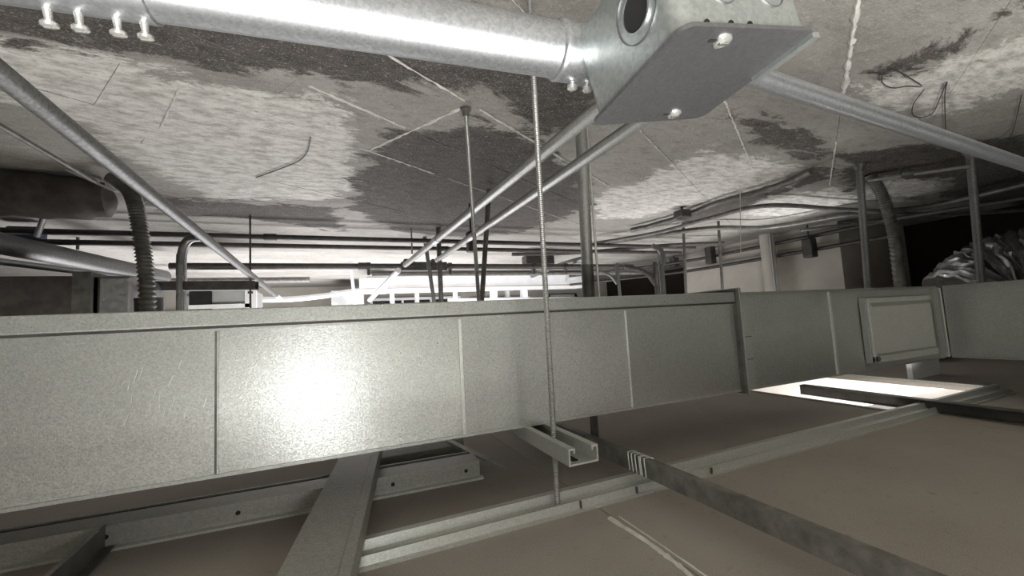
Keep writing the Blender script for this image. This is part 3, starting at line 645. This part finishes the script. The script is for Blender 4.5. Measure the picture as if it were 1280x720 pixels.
# vertical pole behind the duct
pp_ = pt(728, 200, 1.02); pq = pt(736, 372, 1.02)
pole = thing('vertical_pole', 'upright grey conduit rising behind the duct to the junction box', 'pole', pq)
MB().tube([pq-(pp_-pq)*0.3, pp_+(pp_-pq)*0.23], 0.0142, 20).build('pole_tube', 'rod_metal', pole)
MB().tube([pq-(pp_-pq)*0.3, pq+(pp_-pq)*0.24], 0.0152, 20).build('pole_sleeve', 'dark_steel', pole)
MB().tube([pp_+Vector((0.012, -0.012, -0.35)), pp_+Vector((0.012, -0.012, 0.11))], 0.0028, 8).build('pole_wire', 'strut_metal', pole)

# posts and straps in the middle distance
vert(549, 316, 376, 2.1, 0.0125, 'dark_post', 'dark_steel', 'dark upright post just right of the saddle block', top=0.40)
rod(pt(529.3, 286.5, 2.3), pt(543, 380, 2.3), 0.011, 'grey_post', 'pipe_grey', 'grey leaning post beside the dark upright post', 'post')
rod(pt(611.5, 236, 1.5), pt(602, 380, 1.5), 0.009, 'dark_post', 'dark_steel', 'dark leaning post close behind the rear threaded rod', 'post')
a = pt(589, 302, 1.7); hb = thing('strap_clamp', 'black strap clamp hanging on the upper black pipes near the threaded rod', 'clamp', a)
MB().box(a.x-.018, a.x+.018, a.y-.02, a.y+.02, a.z-.045, a.z+.04).build('clamp_body', 'black_paint', hb, 0.006)
MB().tube([(a.x, a.y, a.z+.04), (a.x, a.y, ZS)], 0.004, 8).build('clamp_rod', 'black_paint', hb)
# bent conduits
def bent(pts, t, r, name, m, lab, cat='conduit'):
    P = [pt(x, y, tt) for (x, y), tt in zip(pts, t if isinstance(t, (list, tuple)) else [t]*len(pts))]
    if name == 'bent_conduit': P.append(Vector((P[-1].x, P[-1].y, ZF)))       # drops into the room below
    return tag(MB().tube(smooth_path(P, 6), r, 12).build(name, m), lab, cat)
bent([(735, 338), (758, 342), (770, 354), (776, 380)], 2.3, 0.008, 'bent_conduit', 'pipe_grey', 'thin grey conduit curving down right behind the vertical pole')
bent([(780, 333), (805, 340), (818, 355), (823, 380)], 2.2, 0.012, 'bent_conduit', 'wrap_brown', 'brown conduit curving down between pole and grey wall')
bent([(815, 307), (826, 314), (829, 330), (830, 380)], 1.9, 0.0125, 'bent_conduit', 'pipe_grey', 'grey bent conduit rising in front of the far grey wall edge')
bent([(246, 297), (233, 300), (226, 315), (224, 345), (224, 395)], 1.6, 0.011, 'bent_conduit', 'dark_steel', 'dark bent conduit behind the black strut at left')
bent([(252, 299), (238, 303), (232, 318), (231, 345), (231, 395)], 1.74, 0.006, 'bent_conduit', 'conduit_metal', 'thin pale bent conduit beside the dark bent one at left')
q0 = pz(745, 372, 0.2)

# ------------------------------------------------------------------ far pale equipment
wd = thing('white_tray', 'bright white cable tray running across the far background', 'cable tray', (1.0, 3.7, 0.4))
w0, w1 = pY(458, 346, 3.7), pY(458, 365, 3.7)
MB().box(w0.x, 2.4, 3.68, 3.9, w1.z, w0.z).build('tray_body', 'white_paint', wd, 0.004)
MB().box(w0.x-0.02, 2.4, 3.66, 3.68, w1.z-0.01, w1.z+0.02).build('tray_rail', 'room_white', wd)
MB().box(w0.x-0.06, w0.x+0.16, 3.60, 3.68, w1.z-0.02, w0.z-0.02).build('end_piece', 'room_white', wd, 0.004)
for i, (px, m_, lab) in enumerate(((490, 'white_paint', 'white slim post under the left end of the far tray'), (521, 'grey_paint', 'grey slim post right of the white one under the far tray'), (569, 'white_paint', 'white slim post under the middle of the far tray'),
                                   (617, 'white_paint', 'thick white post under the far tray behind the threaded rod'), (634, 'grey_paint', 'grey post under the far tray just left of the front threaded rod'), (655, 'white_paint', 'white post under the far tray left of the pole'),)):
    a = pY(px, 364, 3.75); w_ = 0.03 if i in (3, 5) else 0.016
    tag(MB().box(a.x-w_, a.x+w_, 3.73, 3.78, -0.2, w1.z-0.011).build('tray_post', m_), lab, 'post')
bent([(300, 374), (360, 374), (410, 369), (440, 364), (470, 362)], [2.6, 2.7, 2.9, 3.1, 3.3], 0.018, 'white_pipe', 'white_paint', 'white pipe sloping up to the far tray just above the duct', 'pipe')
bent([(560, 375), (640, 374), (735, 373)], [3.73/ray(560, 375)[1], 3.73/ray(640, 374)[1], 3.73/ray(735, 373)[1]], 0.014, 'white_pipe', 'white_paint', 'thin white pipe low in the far middle distance', 'pipe')
rod(pt(438, 328, 3.0), pt(444, 382, 3.0), 0.012, 'white_post', 'white_paint', 'white slim post beside the left end of the far tray', 'post')
gb = pY(430, 372, 4.2); tag(MB().box(pY(414, 370, 4.2).x, pY(455, 370, 4.2).x, 4.22, 4.5, ZD, pY(430, 363, 4.2).z).build('grey_cabinet', 'grey_paint'), 'grey box far behind the white pipe at the left of the tray', 'cabinet')
# framed unit under the black strut at left
fu = pY(270, 376, 2.5)
un = thing('ceiling_unit', 'grey unit with white frame behind the duct at left', 'unit', (fu.x, 2.5, 0.1))
x0, x1 = pY(238, 376, 2.5).x, pY(316, 376, 2.5).x; zt = pY(270, 363, 2.5).z
MB().box(x0, x1, 2.5, 2.8, -0.05, zt).build('unit_body', 'grey_paint', un)
MB().box(x1-0.03, x1+0.02, 2.47, 2.5, -0.05, zt+0.01).build('unit_frame', 'room_white', un)
MB().box(x0, x1, 2.47, 2.5, pY(270, 381, 2.5).z-0.02, pY(270, 381, 2.5).z).build('unit_frame', 'room_white', un)
MB().box(x0, x0+0.09, 2.48, 2.5, -0.05, zt-0.005).build('unit_vent', 'hole_black', un)
P = [pt(x, y, 2.42) for x, y in ((228, 367), (255, 369), (275, 367), (300, 369))]
tag(MB().tube(smooth_path(P, 6), 0.02, 12, True, [0.02*rnd.uniform(.8, 1.15) for _ in range(19)]).build('foil_pipe', 'foil'), 'crinkled foil wrapped pipe on top of the white framed unit', 'pipe')

# ------------------------------------------------------------------ left group
l1 = pz(0, 92, 0.30); l2 = pz(345, 370, 0.30)
l2 = pY(345, 369, 2.6)
lcd = thing('long_conduit', 'long straight grey conduit slanting down across the upper left', 'conduit', l1)
ld = (l2-l1).normalized()
MB().tube([l1-ld*0.35, l2], 0.0125, 18).build('conduit_tube', 'pipe_grey', lcd)
MB().tube([l2, l2+ld*0.25], 0.012, 14).build('conduit_end', 'white_paint', lcd)
k0, k1 = pz(0, 157, 0.42), pz(97, 214, 0.42); kd = (k1-k0)
rod(k0-kd*0.5, k1+kd*0.3, 0.0052, 'thin_conduit', 'dark_steel', 'thin dark conduit parallel to the long one at far left', 'conduit')
# wrapped round duct end
rdp = [pt(x, y, t) for x, y, t in ((-220, 232, 1.15), (-100, 236, 1.15), (0, 238, 1.17), (60, 245, 1.2), (110, 249, 1.23), (135, 250, 1.25), (146, 250, 1.26))]
rdu = thing('wrapped_duct', 'dark wrapped round duct end at far left under the slab', 'duct', rdp[3])
MB().tube(smooth_path(rdp, 5), 0.06, 24, True, None if False else [0.072]*11+[0.068]*5+[0.062]*5+[0.052]*5+[0.04, 0.036, 0.03, 0.022, 0.012]).build('wrapped_body', 'wrap_brown', rdu)
cl0, cl1 = pt(84, 213, 1.17), pt(146, 240, 1.2)
b = MB(); cdv = (cl1-cl0).normalized(); csd = cdv.cross(Vector((0, 0, 1))).normalized()
b.obox((cl0+cl1)/2, cdv*((cl1-cl0).length/2), csd*0.010, Vector((0, 0, 0.003))); b.build('clamp_strip', 'strut_metal', rdu)
for t_ in (0.2, 0.55, 0.85): b = MB(); b.obox(lerp(cl0, cl1, t_)+Vector((0, 0, .008)), cdv*0.008, csd*0.009, Vector((0, 0, 0.008))); b.build('clamp_lug', 'conduit_metal', rdu, 0.001)
# corrugated flexible conduit
fp = smooth_path([pt(x, y, 1.18) for x, y in ((140, 222), (160, 237), (170, 258), (177, 300), (183, 350), (186, 420))], 14); fr = []
dense = []
for i in range(len(fp)-1): dense += [lerp(fp[i], fp[i+1], k/3) for k in range(3)]
tag(MB().tube(dense, 0.02, 14, True, [0.0205 if i % 4 < 2 else 0.0165 for i in range(len(dense))]).build('corrugated_conduit', 'dark_steel'), 'dark corrugated flexible conduit bending down to the duct at left', 'conduit')
tag(MB().tube([pt(186, 372, 1.24), pt(187, 420, 1.24)], 0.034, 16).build('conduit_bushing', 'black_paint'), 'black bushing around the foot of the corrugated conduit', 'bushing')
# pair of big pipes low at left
bp = thing('large_pipe', 'large grey pipe low at far left above the dark box', 'pipe', pt(0, 305, 1.2))
a, c_ = pt(-120, 280, 1.1), pt(205, 346, 2.3)
MB().tube([a, c_], 0.036, 20).build('pipe_run', 'pipe_grey', bp)
a, c_ = pt(-120, 312, 1.08), pt(208, 353, 2.0)
rod(a, c_, 0.011, 'slim_pipe', 'conduit_metal', 'slim shiny pipe right below the large grey pipe at left', 'pipe', None, 14)
# dark box with foil end
dbx = thing('dark_duct', 'dark box duct at the left edge behind the long duct', 'duct', pY(60, 388, 1.75))
x0, x1, x2 = pY(-200, 370, 1.75).x, pY(116, 370, 1.75).x, pY(163, 370, 1.75).x; zt = pY(60, 345, 1.75).z
MB().box(x0, x1, 1.75, 2.1, 0.0, zt).build('duct_body', 'wrap_brown', dbx, 0.004)
MB().box(x1-0.045, x1, 1.735, 2.11, 0.0, zt+0.012).build('duct_flange', 'dark_steel', dbx)
MB().box(x1+0.003, x2, 1.76, 2.05, 0.0, zt+0.002).build('foil_section', 'foil', dbx, 0.01)
b_ = pt(28, 292, 1.6); tag(MB().box(b_.x-.05, b_.x+.05, b_.y, b_.y+.05, b_.z-.03, b_.z+.03).build('blue_fitting', 'blue_plastic', None, 0.006), 'small dark blue fitting resting above the large grey pipe', 'fitting')
rod(pt(46, 296, 1.35), pt(58, 262, 1.35), 0.008, 'pipe_bracket', 'conduit_metal', 'short bright bracket above the large pipe at far left', 'bracket')
rod(pt(98, 262, 1.9), pt(97, 312, 1.9), 0.006, 'hanger_rod', 'dark_steel', 'dark thin rod below the wrapped duct end at left')
# black trapeze strut and its rod
bt = thing('black_trapeze', 'black strut on a thin rod just above the duct at left', 'hanger', pt(313, 357, 1.7))
s_a, s_b = pt(186, 358, 1.62), pt(321, 357, 1.7)
dv = (s_b-s_a).normalized(); sv = dv.cross(Vector((0, 0, 1))).normalized(); uv = sv.cross(dv)
MB().prism([(-.02, -.018), (.02, -.018), (.02, .018), (.016, .018), (.016, -.014), (-.016, -.014), (-.016, -.001), (-.02, -.001), (-.0185, .001), (-.0185, .003), (-.02, .003), (-.02, .018), (-.016, .018), (-.016, .0185), (-.0205, .0185), (-.0205, -.0185)][:14], s_a, s_b, sv, uv).build('strut_channel', 'black_paint', bt)
a = pt(313, 357, 1.68); ztop = ZS
threaded(MB(), (a.x, a.y, -0.05), (a.x, a.y, ztop+0.003), 0.0042, 0.008, 7).build('threaded_rod', 'black_paint', bt)
nut(MB(), (a.x, a.y, a.z-0.028), (0, 0, 1), 0.010, 0.009).build('hex_nut', 'black_paint', bt)

# ------------------------------------------------------------------ right background
hf = thing('slab_hanger', 'pair of upright hanger pipes joined by a strut below the slab at right', 'hanger', pt(1150, 350, 1.5))
tops = []
for (xt, yt), (xb, yb), t in (((1074, 208), (1086, 370), 1.5), ((1213, 197), (1228, 372), 1.42)):
    a = pt(xt, yt, t); c_ = pt(xb, yb, t); tops.append(a)
    MB().tube([c_, a], 0.0115, 14).build('hanger_pipe', 'pipe_grey', hf)
    MB().lathe((a.x, a.y, ZS+0.003), (0, 0, -1), [(0, .02), (.008, .02), (.02, .013), (max(.03, ZS-a.z+.01), .013)], 12).build('anchor', 'dark_steel', hf)
MB().tube([lerp(tops[0], tops[1], 0.06)-Vector((0, 0, .055)), lerp(tops[0], tops[1], .98)-Vector((0, 0, .03))], 0.006, 8).build('cross_bar', 'rod_metal', hf)
cb = lerp(tops[0], tops[1], .42)-Vector((0, 0, .04)); MB().lathe(cb, (tops[1]-tops[0]), [(-.02, .006), (-.018, .013), (.018, .013), (.02, .006)], 12).build('bar_clamp', 'dark_steel', hf)
fp = smooth_path([pt(x, y, 1.62) for x, y in ((1086, 218), (1101, 240), (1112, 272), (1119, 305), (1127, 372))], 44)
tag(MB().tube(fp, 0.02, 14, True, [0.0205 if i % 4 < 2 else 0.0180 for i in range(len(fp))]).build('corrugated_conduit', 'dark_steel'), 'dark corrugated conduit hanging between the two hanger pipes at right', 'conduit')
# foil flexible duct
fx = smooth_path([pt(x, y, t) for x, y, t in ((1205, 375, 1.85), (1228, 352, 1.85), (1262, 336, 1.8), (1325, 328, 1.7), (1420, 340, 1.6))], 16)
b = MB(); b.tube(fx, 0.15, 40, True, [0.15*(1+0.06*math.sin(i*1.9)) for i in range(len(fx))])
for v in b.v:
    v += Vector((math.sin(v.z*97+v.x*61), math.sin(v.x*83+v.z*51), math.sin(v.y*77+v.x*69)))*0.006
tag(b.build('foil_flex_duct', 'foil'), 'bulging crinkled foil flexible duct at the right edge', 'duct')
# pipes on the shaft wall with strap clamps
for z_, r, lab in ((0.43, 0.012, 'upper black pipe along the pale wall at right'), (0.345, 0.012, 'lower black pipe along the pale wall at right')):
    o = thing('wall_pipe', lab, 'pipe', (2.7, 2.0, z_), 'wall pipes')
    MB().tube(smooth_path([(2.15, 3.6, z_), (2.55, 2.95, z_), (2.70, 2.55, z_), (2.72, 2.2, z_), (2.72, 1.2, z_)], 6), r, 12).build('pipe_run', 'black_paint', o)
for px, py_, h_, lab in ((888, 318, 0.075, 'large dark clamp block holding the wall pipes left of the round column'), (1012, 310, 0.06, 'dark clamp block holding the wall pipes right of the round column'), (843, 328, 0.04, 'small dark clamp block near the pale wall corner'), (853, 268, 0.02, 'small dark block on the cable bundle under the slab')):
    a = pX(px, py_, 2.69) if py_ > 300 else pz(px, py_, 0.465)
    cb = thing('pipe_clamp', lab, 'clamp', a, 'clamp blocks')
    MB().box(a.x-.03, a.x+.03, a.y-.03, a.y+.03, a.z-h_, a.z+h_).build('clamp_body', 'black_paint', cb, 0.008)
    MB().tube([(a.x, a.y, a.z+h_), (a.x, a.y, ZS)], 0.006, 8).build('clamp_rod', 'black_paint', cb)
a = pX(962, 330, 2.70); col_ = thing('round_column', 'pale round riser pipe standing in front of the grey wall', 'pipe', (2.70, a.y, 0))
MB().tube([(2.70, a.y, ZD), (2.70, a.y, ZS)], 0.045, 24).build('pipe_run', 'wall_plaster', col_)
MB().tube([(2.665, a.y-0.045, ZD), (2.665, a.y-0.045, ZS)], 0.008, 10).build('side_pipe', 'conduit_metal', col_)
for px, pyt, pyb, lab in ((857, 290, 366, 'dark thin rod in front of the left end of the grey wall'), (903, 308, 366, 'dark thin rod in front of the grey wall left of the column')):
    a = pt(px, pyb, 2.3); c_ = pt(px-2, pyt, 2.3); rod(a-Vector((0, 0, .05)), Vector((c_.x, c_.y, ZS)), 0.0075, 'hanger_rod', 'dark_steel', lab)
rod(pt(925, 232, 1.6), pt(926, 320, 1.6), 0.0012, 'hanging_thread', 'strut_metal', 'pale thin thread hanging from the slab before the grey wall', 'thread')
# runs of cable and conduit under the slab at right
def zrun(pts, z, r, name, m, lab, cat, wob=0.0):
    P = smooth_path([pz(x, y, z) for x, y in pts], 8)
    if wob: P = [q+Vector((rnd.uniform(-wob, wob), rnd.uniform(-wob, wob), rnd.uniform(-wob, wob)*.5)) for q in P]
    return tag(MB().tube(P, r, 10).build(name, m), lab, cat)
zrun([(790, 288), (840, 275), (905, 252), (975, 232), (1015, 214)], 0.475, 0.013, 'cable_bundle', 'dark_steel', 'sagging dark cable bundle under the slab right of the pole', 'cable', 0.004)
zrun([(745, 304), (820, 291), (890, 272), (960, 257), (1060, 262), (1180, 268), (1290, 262)], 0.45, 0.010, 'slab_conduit', 'cable_grey', 'grey conduit under the slab below the dark cable bundle', 'conduit')
zrun([(760, 303), (880, 286), (960, 284), (1060, 268), (1160, 258), (1290, 228)], 0.45, 0.013, 'slab_conduit', 'dark_steel', 'dark conduit under the slab running out to the right edge', 'conduit')
zrun([(1000, 288), (1100, 276), (1190, 262), (1290, 246)], 0.43, 0.010, 'slab_conduit', 'pipe_grey', 'lower grey conduit under the slab at the right edge', 'conduit')
zrun([(640, 318), (720, 316), (830, 307), (905, 304)], 0.44, 0.012, 'slab_conduit', 'wrap_brown', 'brown conduit passing behind the vertical pole under the slab', 'conduit')
jx = pz(672, 326, 0.42); tag(MB().box(jx.x-.10, jx.x+.12, jx.y-.03, jx.y+.05, .39, .455).build('slab_box', 'black_paint', None, 0.006), 'black flat box under the slab beside the front threaded rod', 'box')
zrun([(665, 345), (690, 335), (715, 327), (735, 322)], 0.40, 0.018, 'slab_conduit', 'pipe_grey', 'short grey pipe rising left of the vertical pole in the distance', 'pipe')
# loose wires on the slab
def wire(pts, z, r, lab, m='cable_black'):
    tag(MB().tube(smooth_path([pz(x, y, z) for x, y in pts], 6), r, 6).build('loose_wire', m), lab, 'wire')
wire([(1085, 92), (1101, 92), (1103, 103), (1115, 110), (1135, 108), (1152, 108), (1140, 99), (1117, 87), (1104, 94)], 0.495, 0.0011, 'thin dark wire looped on the slab above the right conduit')
wire([(1155, 112), (1142, 130), (1141, 143), (1152, 147), (1166, 141), (1176, 120), (1184, 102), (1181, 120), (1182, 162)], 0.495, 0.0011, 'second thin wire loop hanging on the slab at upper right')
wire([(1277, 118), (1270, 150), (1262, 175), (1255, 185)], 0.495, 0.0010, 'thin wire on the slab near the upper right edge')
wire([(320, 222), (345, 213), (372, 202), (384, 190), (388, 172)], 0.496, 0.0016, 'dark curved wire on the pale slab left of the threaded rods')
for o in bpy.data.objects:
    if '_w' in o: del o['_w']
